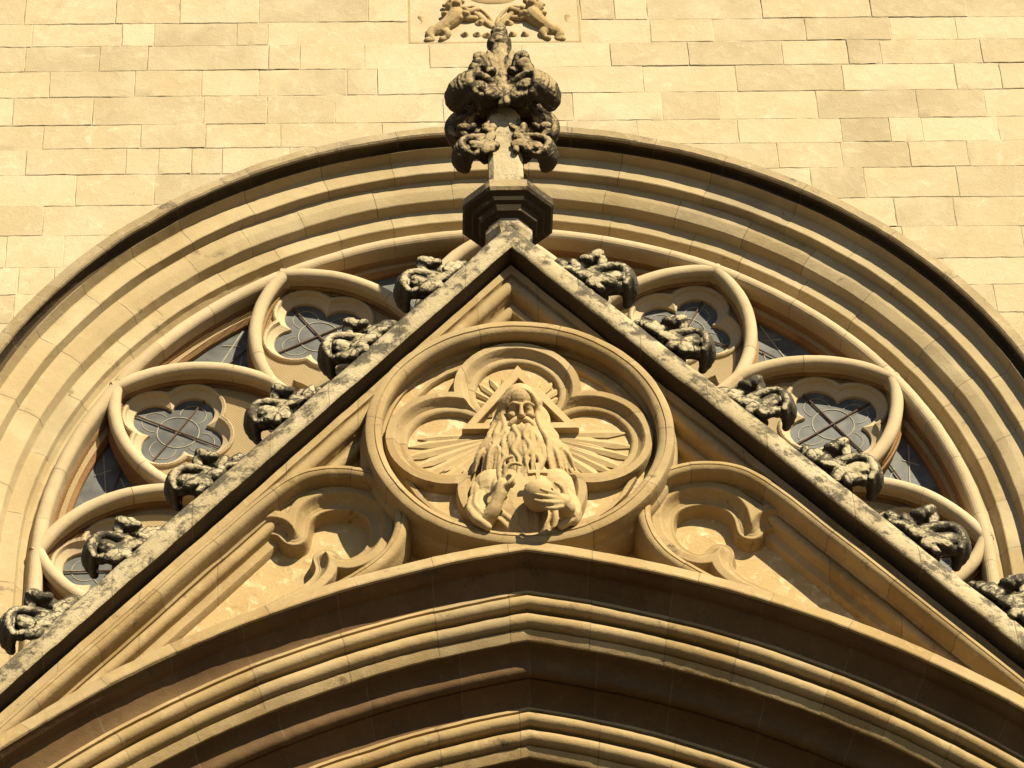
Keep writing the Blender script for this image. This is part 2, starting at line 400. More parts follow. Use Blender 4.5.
# ================================================================== CHURCH WALL
WC, WR, WY = (0.0, 0.18), 3.63, 1.0                 # rose arch: centre, radius at the wall face, depth of the wall face
def church_wall():
    t = thing("church_wall", "pale golden ashlar church wall of squared blocks above the round arch", "wall", (0, WY, 0))
    rnd = random.Random(11); V = []; F = []; Rn = []
    rc = WR - 0.05
    def zlow(x): return WC[1] + math.sqrt(rc * rc - x * x) if abs(x) < rc else WC[1]
    z = 0.0
    zs = [0.24]
    while zs[-1] < 7.5: zs.append(zs[-1] + rnd.choice((0.24, 0.255, 0.27, 0.285, 0.30)))
    gap, bev = 0.0028, 0.004
    for r in range(len(zs) - 1):
        z0, z1 = zs[r], zs[r + 1]; x = -7.0 - rnd.random() * 0.4
        while x < 7:
            L = rnd.choice((0.22, 0.34, 0.42, 0.5, 0.6, 0.68, 0.76)) * rnd.uniform(0.9, 1.1); x0, x1 = x, x + L; x = x1
            if 4.70 < z1 and z0 < 6.2 and x1 > -0.58 and x0 < 0.62:
                if z0 < 4.70: z1c = 4.70
                elif x0 < -0.58: x1 = -0.58; z1c = z1
                elif x1 > 0.62: x0 = 0.62; z1c = z1
                else: continue
                if x1 - x0 < 0.03: continue
            else: z1c = z1
            dz0 = rnd.uniform(-0.004, 0.004); dz1 = rnd.uniform(-0.004, 0.004)
            yf = rnd.uniform(-0.003, 0.003); tilt = rnd.uniform(-0.004, 0.004); tl2 = rnd.uniform(-0.004, 0.004); rv = rnd.random()
            g2 = gap * rnd.uniform(0.2, 1.0)
            if z1c < WC[1] + math.sqrt(max(0, rc * rc - min(abs(x0), abs(x1)) ** 2)) and min(abs(x0), abs(x1)) < rc and z1c < zlow(max(abs(x0), abs(x1))): continue
            K = 10; Z = 3
            xa, xb = x0 + g2, x1 - g2; zt = z1c - g2 + dz1
            cols = []
            us = [0, bev / (xb - xa)] + [k / K for k in range(1, K)] + [1 - bev / (xb - xa), 1]
            ok = False; zm, xm = (z0 + z1c) / 2 - WC[1], min(abs(x0), abs(x1))
            flank = xm > zm * 0.9 and zm < rc                       # beside the arch rather than above it
            for u in us:
                xx = xa + (xb - xa) * u; lo = z0 + g2 + dz0
                if not flank: lo = min(max(lo, zlow(xx)), zt)
                if zt - lo > 0.01: ok = True
                b = min(bev, (zt - lo) / 3); row = []
                zz = [lo, lo + b] + [lo + (zt - lo) * q / Z for q in range(1, Z)] + [zt - b, zt]
                for i, q in enumerate(zz):
                    xq = xx
                    if flank:
                        lim = math.sqrt(max(0.0, rc * rc - (q - WC[1]) ** 2))
                        if abs(xq) < lim: xq = math.copysign(lim, (x0 + x1))
                    row.append((xq, q, (u in (0, 1)) or i in (0, len(zz) - 1)))
                cols.append(row)
            if flank and max(abs(x0), abs(x1)) < math.sqrt(max(0.0, rc * rc - (z1c - WC[1]) ** 2)): continue
            if not ok: continue
            base = len(V); nz = len(cols[0])
            for ui, c in enumerate(cols):
                for (xx, q, edge) in c:
                    p = Vector((xx, 0, q)); w2 = noise.noise(p * 9) * 0.004 + noise.noise(p * 27) * 0.002
                    rag = noise.noise_vector(p * 18) * (0.007 if edge else 0)
                    V.append(Vector((xx + rag.x, WY + yf + tilt * (ui / len(cols) - 0.5) + tl2 * (q - z0) + w2 + (0.0026 if edge else 0), q + rag.z)))
            for i in range(len(cols) - 1):
                for j in range(nz - 1):
                    if cols[i][nz - 1][1] - cols[i][0][1] < 0.004 and cols[i + 1][nz - 1][1] - cols[i + 1][0][1] < 0.004: continue
                    if abs(cols[i][j][0] - cols[i + 1][j][0]) < 1e-4 and abs(cols[i][j + 1][0] - cols[i + 1][j + 1][0]) < 1e-4: continue
                    F.append((base + i * nz + j, base + (i + 1) * nz + j, base + (i + 1) * nz + j + 1, base + i * nz + j + 1)); Rn.append(rv)
    me = bpy.data.meshes.new("blocks"); me.from_pydata([v + UP for v in V], [], F)
    a = me.attributes.new('rnd', 'FLOAT', 'FACE'); a.data.foreach_set('value', Rn)
    link("blocks", me, M_WALL, t, 20)
    # mortar bed behind the blocks, and the plain wall down to the square (outside the picture)
    G = Grid()
    out = [(-7.2, WC[1])] + [(WC[0] - rc * math.cos(R(a)), WC[1] + rc * math.sin(R(a))) for a in range(0, 181, 3)] + [(7.2, WC[1]), (7.2, 7.6), (-7.2, 7.6)]
    sheet(G, [out], WY + 0.0046)
    for sx in (-1, 1): G.poly([(sx * rc, WY + 0.0, WC[1]), (sx * 7.2, WY + 0.0, WC[1]), (sx * 7.2, WY, -ZM), (sx * rc, WY, -ZM)])
    G.build("mortar_bed", M_WALL, t, 0)
church_wall()

# ================================================================== ROUND ARCH OVER THE ROSE
def rose_arch():
    t = thing("round_arch", "great round stone arch of stepped mouldings framing the rose window", "arch", (0, WY, ZM))
    A = rose_path(WR)
    # hood, projecting from the wall, weathered
    G = Grid(); G.sweep([(-0.004, 1.06), (0.0, 0.975), (0.010, 0.95), (0.078, 0.94), (0.09, 0.95), (0.095, 0.965)], A, 0.62, 0.005)
    G.build("hood_mould", M_HOOD, t, 20)
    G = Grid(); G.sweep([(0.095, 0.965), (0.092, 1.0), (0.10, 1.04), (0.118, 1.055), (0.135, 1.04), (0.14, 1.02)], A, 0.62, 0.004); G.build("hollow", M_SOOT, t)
    def step(prof, jo, mat=M_ARCH): G = Grid(); G.sweep(prof, A, 0.55, 0.0035, joff=jo); G.build("arch_order", mat, t, 14)
    step([(0.14, 1.02), (0.150, 1.01), (0.172, 1.085), (0.182, 1.09), (0.192, 1.092), (0.288, 1.10), (0.294, 1.104), (0.310, 1.168)], 3)
    step([(0.312, 1.165), (0.318, 1.168), (0.385, 1.176), (0.392, 1.178), (0.452, 1.205), (0.457, 1.21), (0.478, 1.275)], 7)
    step([(0.478, 1.275), (0.484, 1.278), (0.574, 1.29), (0.58, 1.294), (0.590, 1.33), (0.612, 1.362), (0.632, 1.362), (0.648, 1.335)], 13)
    step([(0.648, 1.335)] + roll(0.700, 1.325, 0.046, 165, 0, 9) + [(0.746, 1.36), (0.746, 1.41)], 17, M_ROLL)
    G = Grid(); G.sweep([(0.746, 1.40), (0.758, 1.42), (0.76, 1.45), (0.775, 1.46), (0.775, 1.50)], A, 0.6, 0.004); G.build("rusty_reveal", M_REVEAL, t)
rose_arch()

# ================================================================== ROSE WINDOW
STEP = 29.1
def pol(r, a): return (WC[0] + r * math.cos(R(a)), WC[1] + r * math.sin(R(a)))
def loc_pt(ang, lat, al):
    """petal-local (sideways, along the axis from the rose's centre) -> (x,z)"""
    a = R(ang); return (WC[0] + al * math.cos(a) - lat * math.sin(a), WC[1] + al * math.sin(a) + lat * math.cos(a))
def rose_window():
    t = thing("rose_window", "large rose window with pointed petals of pale stone tracery behind the gable", "window", (0, 1.45, ZM))
    angs = [90 + STEP * k for k in range(-4, 5)]
    cA, rA, sh = 0.36, 0.905, 2.1
    barp = [(-0.030, 1.44), (-0.030, 1.355)] + roll(0.0, 1.325, 0.044, 200, -20, 10) + [(0.030, 1.355), (0.030, 1.44)]
    revp = [(-0.032, 1.39), (-0.044, 1.40), (-0.044, 1.425), (-0.056, 1.43), (-0.056, 1.47)]
    def side(ang, sgn, n=18, ins=0.0):
        """one curved side of a petal, from the tip down"""
        a1 = math.degrees(math.acos(cA / rA)); P = []
        for i in range(n + 1):
            b = R(a1 * (1 - i / n)); P.append(loc_pt(ang, sgn * max(0.0, -cA + (rA - ins) * math.cos(b)), sh + (rA - ins) * math.sin(b)))
        return P
    def outline(ang, ins):
        l = side(ang, 1, 16, ins); r_ = side(ang, -1, 16, ins)
        half = R(STEP / 2); bot = [loc_pt(ang, (1.55) * math.tan(half) - ins, 1.55), loc_pt(ang, -(1.55) * math.tan(half) + ins, 1.55)]
        return l + bot + list(reversed(r_[1:]))
    for k, a in enumerate(angs):
        p = sub("petal", t)
        G = Grid()
        for sg in (1, -1):
            f = offset_path([loc_pt(a, -sg * .02, sh + math.sqrt(rA * rA - cA * cA) + .02)] + side(a, sg, 20) + [loc_pt(a, sg * 1.75 * math.tan(R(STEP / 2)), 1.75)])
            G.sweep(barp, f, 0.7, 0.004, joff=k * 5 + sg)
        G.build("bar", M_ROLL, p)
        G = Grid()
        for sg in (1, -1):
            f = offset_path(side(a, sg, 20))
            G.sweep([(-sg * -n if False else (n * sg), y) for n, y in revp], f, 0.7, 0.003)
            G.sweep([(-n * sg, y) for n, y in revp], f, 0.7, 0.003)
        G.build("reveal", M_REVEAL, p)
        # pierced plate with its four-lobed eye
        rot = R(a); cx, cz = loc_pt(a, 0, 2.47); q0 = quatre(0.176, 0.186, cx, cz, rot, 12)
        G = Grid(); yp = 1.44
        hole = [(x, z) for x, z, s in q0(-0.03)[:-1]]
        darts = []
        for sg in (1, -1):
            darts.append([loc_pt(a, sg * lt, al) for lt, al in ((0.36, 2.16), (0.43, 2.08), (0.42, 1.9), (0.32, 1.72), (0.22, 1.78), (0.25, 1.92), (0.30, 2.05))])
        sheet(G, [outline(a, 0.03), hole] + darts, yp)
        G.build("pierced_plate", M_FOIL, p, 0)
        G = Grid(); G.sweep([(-0.03, yp), (-0.03, yp - 0.02), (-0.02, yp - 0.028), (-0.004, yp - 0.02), (0.004, yp + 0.006), (0.026, yp + 0.022), (0.046, yp + 0.034), (0.050, yp + 0.07)], q0, 9, 0.002)
        G.build("foil_rim", M_ROLL, p)
        G = Grid()
        for d in darts: 
            f = lambda n, d=d: [(x, z, 0) for x, z in d + [d[0]]]
            G.sweep([(0, yp), (0, yp + 0.10)], f, 9, 0)
        G.build("dart_reveal", M_FOIL, p)
        G = Grid(); sheet(G, [outline(a, 0.03)], yp + 0.056); G.build("glass_pane", M_GLASS, p, 0)
        # lead cames: central ring, a ring in each lobe, ties
        G = Grid(); yl = yp + 0.0545
        ring = [(cx + 0.135 * math.cos(R(i * 15)), yl, cz + 0.135 * math.sin(R(i * 15))) for i in range(25)]
        G.tube(ring, 0.0042, 5)
        for l in range(4):
            b = rot + math.pi / 2 * l; ox, oz = cx + 0.176 * math.cos(b), cz + 0.176 * math.sin(b)
            G.tube([(ox + 0.085 * math.cos(b + R(j)), yl, oz + 0.085 * math.sin(b + R(j))) for j in range(-120, 121, 20)], 0.003, 5)
            G.tube([(cx + 0.02 * math.cos(b), yl, cz + 0.02 * math.sin(b)), (cx + 0.3 * math.cos(b), yl, cz + 0.3 * math.sin(b))], 0.003, 5)
        for d in darts: G.tube([(d[0][0], yl, d[0][1]), (d[3][0], yl, d[3][1])], 0.0045, 5)
        G.build("lead_came", M_LEAD, p)
        for da in (4, -89):
            G = Grid(); b = rot + R(da); dx, dz = math.cos(b) * 0.33, math.sin(b) * 0.33
            G.tube([(cx - dx, yp + 0.044, cz - dz), (cx + dx, yp + 0.044, cz + dz)], 0.0055, 6); G.build("iron_bar", M_IRON, p)
        G = Grid(); sheet(G, [outline(a, 0.035), [(x, z) for x, z, s in q0(-0.012)[:-1]]], yp - 0.03); G.build("wire_net", M_NET, p, 0)
    # the three-cornered lights between the petals' heads
    for k in range(len(angs) - 1):
        a = angs[k]; b = angs[k + 1]; p = sub("corner_light", t); mid = (a + b) / 2
        s1 = side(a, 1, 16); s2 = side(b, -1, 16)
        rim = [pol(2.90, a + (b - a) * i / 14) for i in range(1, 14)]
        loop = s1 + list(reversed(s2))[1:] + list(reversed(rim))
        c = Vector(pol(2.66, mid))
        def tri(f):
            cc = Vector(pol(2.60, mid)); return [tuple(cc + (Vector(q) - cc) * 0.80 * f) for q in loop]
        yp = 1.445
        G = Grid(); sheet(G, [loop, tri(1.0)], yp); G.build("corner_plate", M_FOIL, p, 0)
        t1, t2 = tri(1.0), tri(0.9); G = Grid(); b0 = len(G.v)
        G.sweep([(0, yp), (1, yp + 0.03), (1, yp + 0.064)], lambda n: [(q[0], q[1], 0) for q in (t1 + [t1[0]] if n == 0 else t2 + [t2[0]])], 9, 0.0)
        G.build("corner_reveal", M_REVEAL, p)
        G = Grid(); sheet(G, [tri(1.0)], yp + 0.06); G.build("glass_pane", M_GLASS, p, 0)
        G = Grid(); yl = yp + 0.0585; cc = pol(2.66, mid)
        for q in (pol(2.38, mid), pol(2.80, mid - 6.3), pol(2.80, mid + 6.3)): G.tube([(cc[0], yl, cc[1]), (q[0], yl, q[1])], 0.005, 5)
        for (r1, d1, r2, d2) in ((2.78, -2.5, 2.70, -4.2), (2.78, 2.5, 2.7, 4.2), (2.55, 1.5, 2.62, 3.2), (2.55, -1.5, 2.62, -3.2)):
            q1, q2 = pol(r1, mid + d1), pol(r2, mid + d2); G.tube([(q1[0], yl, q1[1]), (q2[0], yl, q2[1])], 0.0045, 5)
        G.build("lead_came", M_LEAD, p)
        q1, q2 = pol(2.66, mid - 6.5), pol(2.60, mid + 6.0)
        G = Grid(); G.tube([(q1[0], yp + 0.045, q1[1]), (q2[0], yp + 0.045, q2[1])], 0.0055, 6); G.build("iron_bar", M_IRON, p)
        G = Grid(); sheet(G, [loop, tri(0.93)], yp - 0.03); G.build("wire_net", M_NET, p, 0)
    # the hidden heart of the rose: hub, spokes, glass
    G = Grid(); G.sweep(barp, circ(WC[0], WC[1], 0.45, 0, 360, 40), 0.4, 0.003)
    for a in angs:
        G.sweep(barp, offset_path([pol(0.5, a + STEP / 2), pol(1.0, a + STEP / 2), pol(1.8, a + STEP / 2)]), 0.5, 0.003)
    G.build("hub_and_spokes", M_ROLL, t)
    G = Grid(); sheet(G, [[pol(2.9, i * 6) for i in range(60)]], 1.62); G.build("backing_glass", M_GLASS, t, 0)
rose_window()

# ================================================================== COAT OF ARMS
def coat_of_arms():
    t = thing("coat_of_arms", "carved stone panel with two lions and scrolls set in the wall above the finial", "relief", (0.02, WY, ZM + 4.7))
    y0 = WY + 0.035
    G = Grid(); x0, x1, z0, z1 = -0.575, 0.615, 4.705, 6.195
    f = lambda n: [(x0 + n, z0 + n, 0), (x1 - n, z0 + n, 1.2), (x1 - n, z1 - n, 2.4), (x0 + n, z1 - n, 3.6), (x0 + n, z0 + n, 4.8)]
    G.sweep([(0.0, WY + 0.03), (0.0, WY + 0.003), (0.014, WY + 0.003), (0.020, y0)], f, 9, 0)
    G.build("frame", M_ARMS, t)
    G = Grid(); sheet(G, [[(x0 + .018, z0 + .018), (x1 - .018, z0 + .018), (x1 - .018, z1 - .018), (x0 + .018, z1 - .018)]], y0); G.build("ground_slab", M_ARMS, t, 0)
    def at(x, y, z): return (0.02 + x, y0 + y, 4.705 + z)
    for s in (-1, 1):
        c = Clay(); Q = lambda x, y, z: at(s * x * 1.0, y * .8, .012 + z * .64)
        c.limb([Q(.40, -.03, .18), Q(.33, -.05, .27), Q(.27, -.06, .38), Q(.27, -.06, .46)], [0.04928, 0.05197, 0.06272, 0.05376])       # trunk
        c.limb([Q(.42, -.03, .19), Q(.45, -.04, .11), Q(.43, -.03, .045), Q(.47, -.04, .03)], [0.0448, 0.03226, 0.0215, 0.0215])        # hind leg
        c.limb([Q(.36, -.03, .19), Q(.33, -.05, .12), Q(.345, -.04, .06), Q(.37, -.05, .035)], [0.04032, 0.03136, 0.01971, 0.01971])
        c.limb([Q(.44, -.02, .19), Q(.52, -.02, .17), Q(.545, -.02, .26), Q(.50, -.02, .33), Q(.51, -.02, .42)], [0.01613, 0.01434, 0.01344, 0.01613, 0.02688])    # tail
        c.limb([Q(.25, -.05, .42), Q(.19, -.06, .36), Q(.13, -.05, .37)], [0.03136, 0.0233, 0.0233])                               # forelegs
        c.limb([Q(.24, -.05, .47), Q(.17, -.06, .47), Q(.12, -.05, .52)], [0.03136, 0.0233, 0.0233])
        c.ball(Q(.28, -.08, .53), (.062, .05, .066)); c.ball(Q(.26, -.13, .51), (.03, .03, .025)); c.ball(Q(.30, -.14, .545), .0095); c.ball(Q(.25, -.14, .545), .0095)
        rn = random.Random(5)
        for i in range(26): c.ball(Q(.27 + rn.uniform(-.085, .085), -.075 + rn.uniform(-.03, .03), .43 + rn.uniform(-.12, .17)), rn.uniform(.015, .023), seg=8)   # mane curls
        c.build("lion", M_ARMS, t, 0.006, 1, 0.0015, 30)
        c = Clay()
        Q = lambda x, y, z: at(s * x, y, z)
        c.limb([Q(.285, -.01, .31), Q(.22, -.02, .345), Q(.15, -.03, .325), Q(.09, -.03, .26), Q(.05, -.03, .20), Q(.012, -.02, .165)], [.012, .018, .022, .024, .024, .026])
        c.limb([Q(.26, -.01, .37), Q(.15, -.03, .385), Q(.08, -.03, .34), Q(.03, -.03, .26), Q(.012, -.03, .20)], [.012, .014, .015, .015, .012])
        for bx, bz, q in ((.20, .275, .04), (.105, .205, .036), (.055, .075, .038), (.125, .085, .034), (.21, .085, .034)):
            c.ball(Q(bx, -.02, bz), (q, .028, q * .95)); c.ball(Q(bx - .008, -.042, bz), (q * .5, .02, q * .45))
        c.build("scroll", M_ARMS, t, 0.008, 1, 0.002, 30)
    c = Clay(); c.box(at(0, -.02, .80), (.2, .03, .3)); c.ball(at(0, -.02, .5), (.2, .03, .10)); c.build("shield", M_ARMS, t, 0.012, 2)
coat_of_arms()

# ================================================================== GABLE
def cusped_plate(side):
    """the pierced inner tracery of a dagger panel: bar, hollow and inner order carved round a cusped opening"""
    SP = lambda P, n=5: [(p.x, p.y) for p in spline([Vector(q) for q in P], n)]
    up1 = SP(((1.322, -.665), (1.305, -.555), (1.262, -.475), (1.19, -.42), (1.088, -.392), (.985, -.398), (.895, -.435), (.835, -.495), (.805, -.57), (.80, -.65), (.815, -.74), (.86, -.835), (.93, -.90), (1.01, -.93), (1.085, -.91), (1.135, -.85)))
    low = SP(((1.135, -.85), (1.12, -.93), (1.145, -1.02), (1.22, -1.11), (1.35, -1.20), (2.0, -1.65), (3.0, -2.6)))
    up2 = SP(((3.0, -2.37), (2.6, -1.885), (2.2, -1.40), (1.80, -.92), (1.684, -.775), (1.606, -.675), (1.525, -.60), (1.45, -.578), (1.372, -.604), (1.322, -.665)))
    P = np.array(up1 + low[1:] + up2[:-1]); Q = np.roll(P, -1, 0); D = Q - P; L2 = (D ** 2).sum(1) + 1e-12
    h = 0.0037; X = np.arange(.70, 2.75, h); Z = np.arange(-2.15, -.30, h); gx, gz = np.meshgrid(X, Z, indexing='ij')
    pts = np.stack([gx.ravel(), gz.ravel()], 1)
    keep = (pts[:, 1] > -1.13 - (pts[:, 0] - 1.0) * .62) & (pts[:, 1] < 1.36 - 1.206 * pts[:, 0])
    idx = np.nonzero(keep)[0]; d = np.full(len(pts), -1.0)
    for c0 in range(0, len(idx), 20000):
        ii = idx[c0:c0 + 20000]; p = pts[ii]
        w_ = p[:, None, :] - P[None]; t_ = np.clip((w_ * D[None]).sum(2) / L2[None], 0, 1)
        dist = np.sqrt(((w_ - D[None] * t_[..., None]) ** 2).sum(2)).min(1)
        yi, yj = P[None, :, 1], Q[None, :, 1]; cr = ((yi > p[:, 1:2]) != (yj > p[:, 1:2])) & (p[:, 0:1] < (Q[None, :, 0] - P[None, :, 0]) * (p[:, 1:2] - yi) / (yj - yi + 1e-15) + P[None, :, 0])
        d[ii] = np.where(cr.sum(1) % 2 == 1, dist, -dist)
    y = np.interp(d, [-.085, -.062, -.056, -.05, -.004, .004, .022, .042, .050, .056, .074, .080, .092, .102, .2], [.165, .165, .082, .074, .071, .079, .112, .134, .135, .140, .138, .148, .225, .242, .245])
    ok = (d > -.085).reshape(gx.shape); Y = y.reshape(gx.shape)
    use = ok[:-1, :-1] & ok[1:, :-1] & ok[1:, 1:] & ok[:-1, 1:]
    nz = len(Z); ci, cj = np.nonzero(use); v0 = ci * nz + cj
    F = np.stack([v0, v0 + nz, v0 + nz + 1, v0 + 1], 1); u, inv = np.unique(F, return_inverse=True); F = inv.reshape(F.shape)
    V = np.stack([side * gx.ravel()[u], Y.ravel()[u], gz.ravel()[u] + ZM], 1)
    if side < 0: F = F[:, ::-1]
    me = bpy.data.meshes.new("cusped_tracery"); me.from_pydata(V.tolist(), [], F.tolist()); return me
def gable():
    t = thing("portal_gable", "steep triangular stone gable with round medallion and weathered coping over the doorway", "gable", (0, 0, ZM - 2.0))
    RK = rake(5.6, 120)
    G = Grid(); G.sweep([(-0.16, 0.48), (-0.175, 0.14), (-0.165, -0.04), (-0.155, -0.075), (-0.135, -0.10), (-0.085, -0.12), (-0.03, -0.13), (-0.008, -0.125), (0.0, -0.115)], RK, 0.62, 0.007)
    G.build("coping", M_COPE, t, 50)
    rn = random.Random(21)
    for q in (-1, 1):
        c = Clay(); d = 0.25
        while d < 5.0:
            n = -0.165 + rn.uniform(-.012, .012); za = APEX - n / math.cos(SL); r = rn.uniform(.010, .024)
            c.ball((q * d * math.cos(SL), rn.uniform(-.03, .05), za - d * math.sin(SL)), (r * 1.5, r * 1.1, r * .8), Matrix.Rotation(q * (SL + rn.uniform(-.5, .5)), 3, 'Y'), 8)
            d += rn.uniform(.03, .10)
        c.build("ridge_foliage", M_CROCK, t, 0.009, 1, 0.008, 20)
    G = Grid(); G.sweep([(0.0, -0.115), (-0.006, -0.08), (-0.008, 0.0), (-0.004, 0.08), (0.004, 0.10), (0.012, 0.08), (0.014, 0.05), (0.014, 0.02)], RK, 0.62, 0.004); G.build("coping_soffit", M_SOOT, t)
    G = Grid(); G.sweep([(n + 0.074, y) for n, y in [(-0.06, 0.02), (-0.058, 0.01), (-0.016, 0.016), (-0.012, 0.04), (-0.006, 0.046)] + roll(0.033, 0.055, 0.04, 150, -10, 8) + [(0.076, 0.105), (0.088, 0.12)]
            + roll(0.124, 0.13, 0.034, 160, -10, 7) + [(0.162, 0.17), (0.178, 0.18), (0.208, 0.185), (0.218, 0.20), (0.23, 0.25)]], RK, 0.6, 0.004, joff=4)
    G.build("raking_moulding", M_GABLE, t)
    G = Grid(); G.sweep([(0.12, 0.245), (0.12, 0.48), (-0.16, 0.48)], RK, 9, 0); G.build("gable_back", M_GABLE, t, 0)
    # back panel of the gable
    arch = [(x, z) for x, z, s in portal(60)(0.02) if abs(x) < 3.6]
    G = Grid(); y = 0.235
    za = APEX - 0.29 / math.cos(SL)
    loop = arch + [(3.6, za - 3.6 * math.tan(SL)) if za - 3.6 * math.tan(SL) > arch[-1][1] else (arch[-1][0] + .001, arch[-1][1] + .01), (0, za + 0.1), ]
    zR = arch[-1][1]
    xr = (za + 0.1 - zR) / math.tan(SL)
    arch2 = [p for p in arch if abs(p[0]) < 3.2 and p[1] < za + 0.1 - abs(p[0]) * math.tan(SL)]
    sheet(G, [arch2 + [(0, za + 0.1)]], y); G.build("back_panel", M_PANEL, t, 0)
    # medallion ring and quatrefoil
    md = sub("medallion", t)
    MZ = -0.066
    G = Grid(); C0 = circ(0, MZ, 0.892, -90, 270, 120)
    G.sweep([(-0.045, 0.24), (-0.040, 0.06), (-0.030, 0.03), (-0.020, 0.02), (-0.018, -0.04), (-0.016, -0.08), (-0.010, -0.098), (0.002, -0.106), (0.034, -0.107), (0.037, -0.099), (0.041, -0.099), (0.045, -0.106), (0.062, -0.102), (0.078, -0.09), (0.085, -0.07), (0.086, -0.03), (0.078, -0.01), (0.074, 0.02), (0.08, 0.03), (0.095, 0.032), (0.10, 0.17)], C0, 0.5, 0.004)
    G.build("ring", M_GABLE, md)
    q = quatre(0.41, 0.375, 0, MZ + .01, 0, 26)
    G = Grid(); G.sweep([(-0.012, 0.17), (-0.006, -0.01), (0.002, -0.028), (0.044, -0.03), (0.052, -0.024), (0.062, -0.002), (0.076, 0.012), (0.084, 0.020), (0.108, 0.016), (0.118, 0.02), (0.128, 0.034), (0.132, 0.06)], q, 0.6, 0.003)
    G.build("quatrefoil", M_GABLE, md)
    G = Grid(); sheet(G, [[(0.80 * math.cos(R(i * 4)), MZ + 0.80 * math.sin(R(i * 4))) for i in range(90)]], 0.055); G.build("medallion_ground", M_PANEL, md, 0)
    # small sunk frames in the four corners between ring and lobes
    for k in range(4):
        a = R(45 + 90 * k); G = Grid()
        def tri(n, a=a):
            c = Vector((0.60 * math.cos(a), MZ + 0.60 * math.sin(a))); u = Vector((math.cos(a), math.sin(a))); v = Vector((-u.y, u.x)); s = 1 - n
            P = [c - u * 0.10 * s] + [c + u * (0.115 - 0.05 * abs(w) ** 2) * s + v * 0.23 * w * s for w in (-1, -.5, 0, .5, 1)]
            return [(p.x, p.y, 0) for p in P + [P[0]]]
        G.sweep([(-0.25, 0.07), (-0.2, 0.02), (0.0, 0.02), (0.08, 0.035), (0.1, 0.0565)], tri, 9, 0.002); G.build("corner_frame", M_GABLE, md)
    # dagger-shaped side panels: roll outline, cusped inner tracery
    for s in (-1, 1):
        dp = sub("dagger_panel", t)
        S = lambda pts: [(s * x, z) for x, z in pts]
        up = [(p.x, p.y) for p in spline([Vector(q) for q in ((.700, -.600), (.735, -.475), (.815, -.375), (.93, -.318), (1.05, -.30), (1.17, -.305), (1.29, -.345), (1.42, -.445), (1.56, -.595), (1.75, -.82), (2.3, -1.483), (2.9, -2.207), (3.5, -2.93))], 6)]
        lo = [(p.x, p.y) for p in spline([Vector(q) for q in ((.700, -.600), (.700, -.72), (.735, -.86), (.80, -.975), (.88, -1.06), (1.0, -1.16), (1.2, -1.30))], 6)]
        pr = [(-0.062, 0.24), (-0.058, 0.07), (-0.05, 0.05), (-0.044, 0.02), (-0.04, -0.005), (-0.03, -0.022), (-0.012, -0.031), (-0.002, -0.031), (0.001, -0.025), (0.004, -0.025), (0.007, -0.031), (0.022, -0.027), (0.036, -0.014), (0.042, 0.01), (0.042, 0.05), (0.048, 0.08), (0.06, 0.09), (0.062, 0.24)]
        sg = -1 if s > 0 else 1
        G = Grid()
        G.sweep([(n * sg, y) for n, y in pr], offset_path(S(up)), 0.5, 0.003)
        G.sweep([(-n * sg, y) for n, y in pr], offset_path(S(lo)), 0.5, 0.003)
        G.build("outline_roll", M_GABLE, dp)
        link("cusped_tracery", cusped_plate(s), M_GABLE, dp, 180)
    return t
gable()

# ================================================================== PORTAL ARCH
def portal_arch():
    t = thing("portal_arch", "deep pointed doorway arch of many mouldings below the medallion", "arch", (0, 0, ZM - 3.0))
    A = portal(240, 50)
    G = Grid(); G.sweep([(-0.01, 0.24), (-0.004, -0.07), (0.004, -0.09), (0.092, -0.125), (0.10, -0.122), (0.106, -0.11)], A, 0.55, 0.004); G.build("hood_mould", M_GABLE, t)
    def part(name, pr, jo, mat): G = Grid(); G.sweep(pr, A, 0.52, 0.004, joff=jo); G.build(name, mat, t)
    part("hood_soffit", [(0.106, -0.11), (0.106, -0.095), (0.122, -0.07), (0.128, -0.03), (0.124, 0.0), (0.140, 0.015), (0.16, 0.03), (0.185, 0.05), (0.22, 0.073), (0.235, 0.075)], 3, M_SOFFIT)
    def order(y, n, jo):
        pr = [(n, y), (n + 0.024, y - 0.006), (n + 0.028, y + 0.022), (n + 0.034, y + 0.024)] + [(n + 0.072 + (p - 0.072), q) for p, q in roll(0.072, y + 0.02, 0.040, 150, -25, 8)] + [(n + 0.112, y + 0.07), (n + 0.122, y + 0.078)] \
             + roll(n + 0.163, y + 0.068, 0.043, 165, -5, 8) + [(n + 0.208, y + 0.10), (n + 0.214, y + 0.092), (n + 0.218, y + 0.078), (n + 0.262, y + 0.102), (n + 0.269, y + 0.108), (n + 0.27, y + 0.12)]
        part("arch_order", pr, jo, M_GABLE)
    order(0.075, 0.235, 8)
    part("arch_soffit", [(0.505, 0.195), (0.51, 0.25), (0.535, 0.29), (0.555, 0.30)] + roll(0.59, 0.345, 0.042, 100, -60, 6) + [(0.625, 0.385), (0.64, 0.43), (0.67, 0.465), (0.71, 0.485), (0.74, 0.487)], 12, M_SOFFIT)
    order(0.487, 0.74, 21)
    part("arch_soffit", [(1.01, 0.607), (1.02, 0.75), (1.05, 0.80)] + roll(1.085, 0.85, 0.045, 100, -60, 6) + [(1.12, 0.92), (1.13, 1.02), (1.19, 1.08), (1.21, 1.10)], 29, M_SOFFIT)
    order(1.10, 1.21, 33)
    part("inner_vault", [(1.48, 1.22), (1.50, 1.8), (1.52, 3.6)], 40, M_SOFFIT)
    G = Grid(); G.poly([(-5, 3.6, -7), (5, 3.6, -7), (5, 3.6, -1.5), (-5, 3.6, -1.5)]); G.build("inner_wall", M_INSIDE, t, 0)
portal_arch()

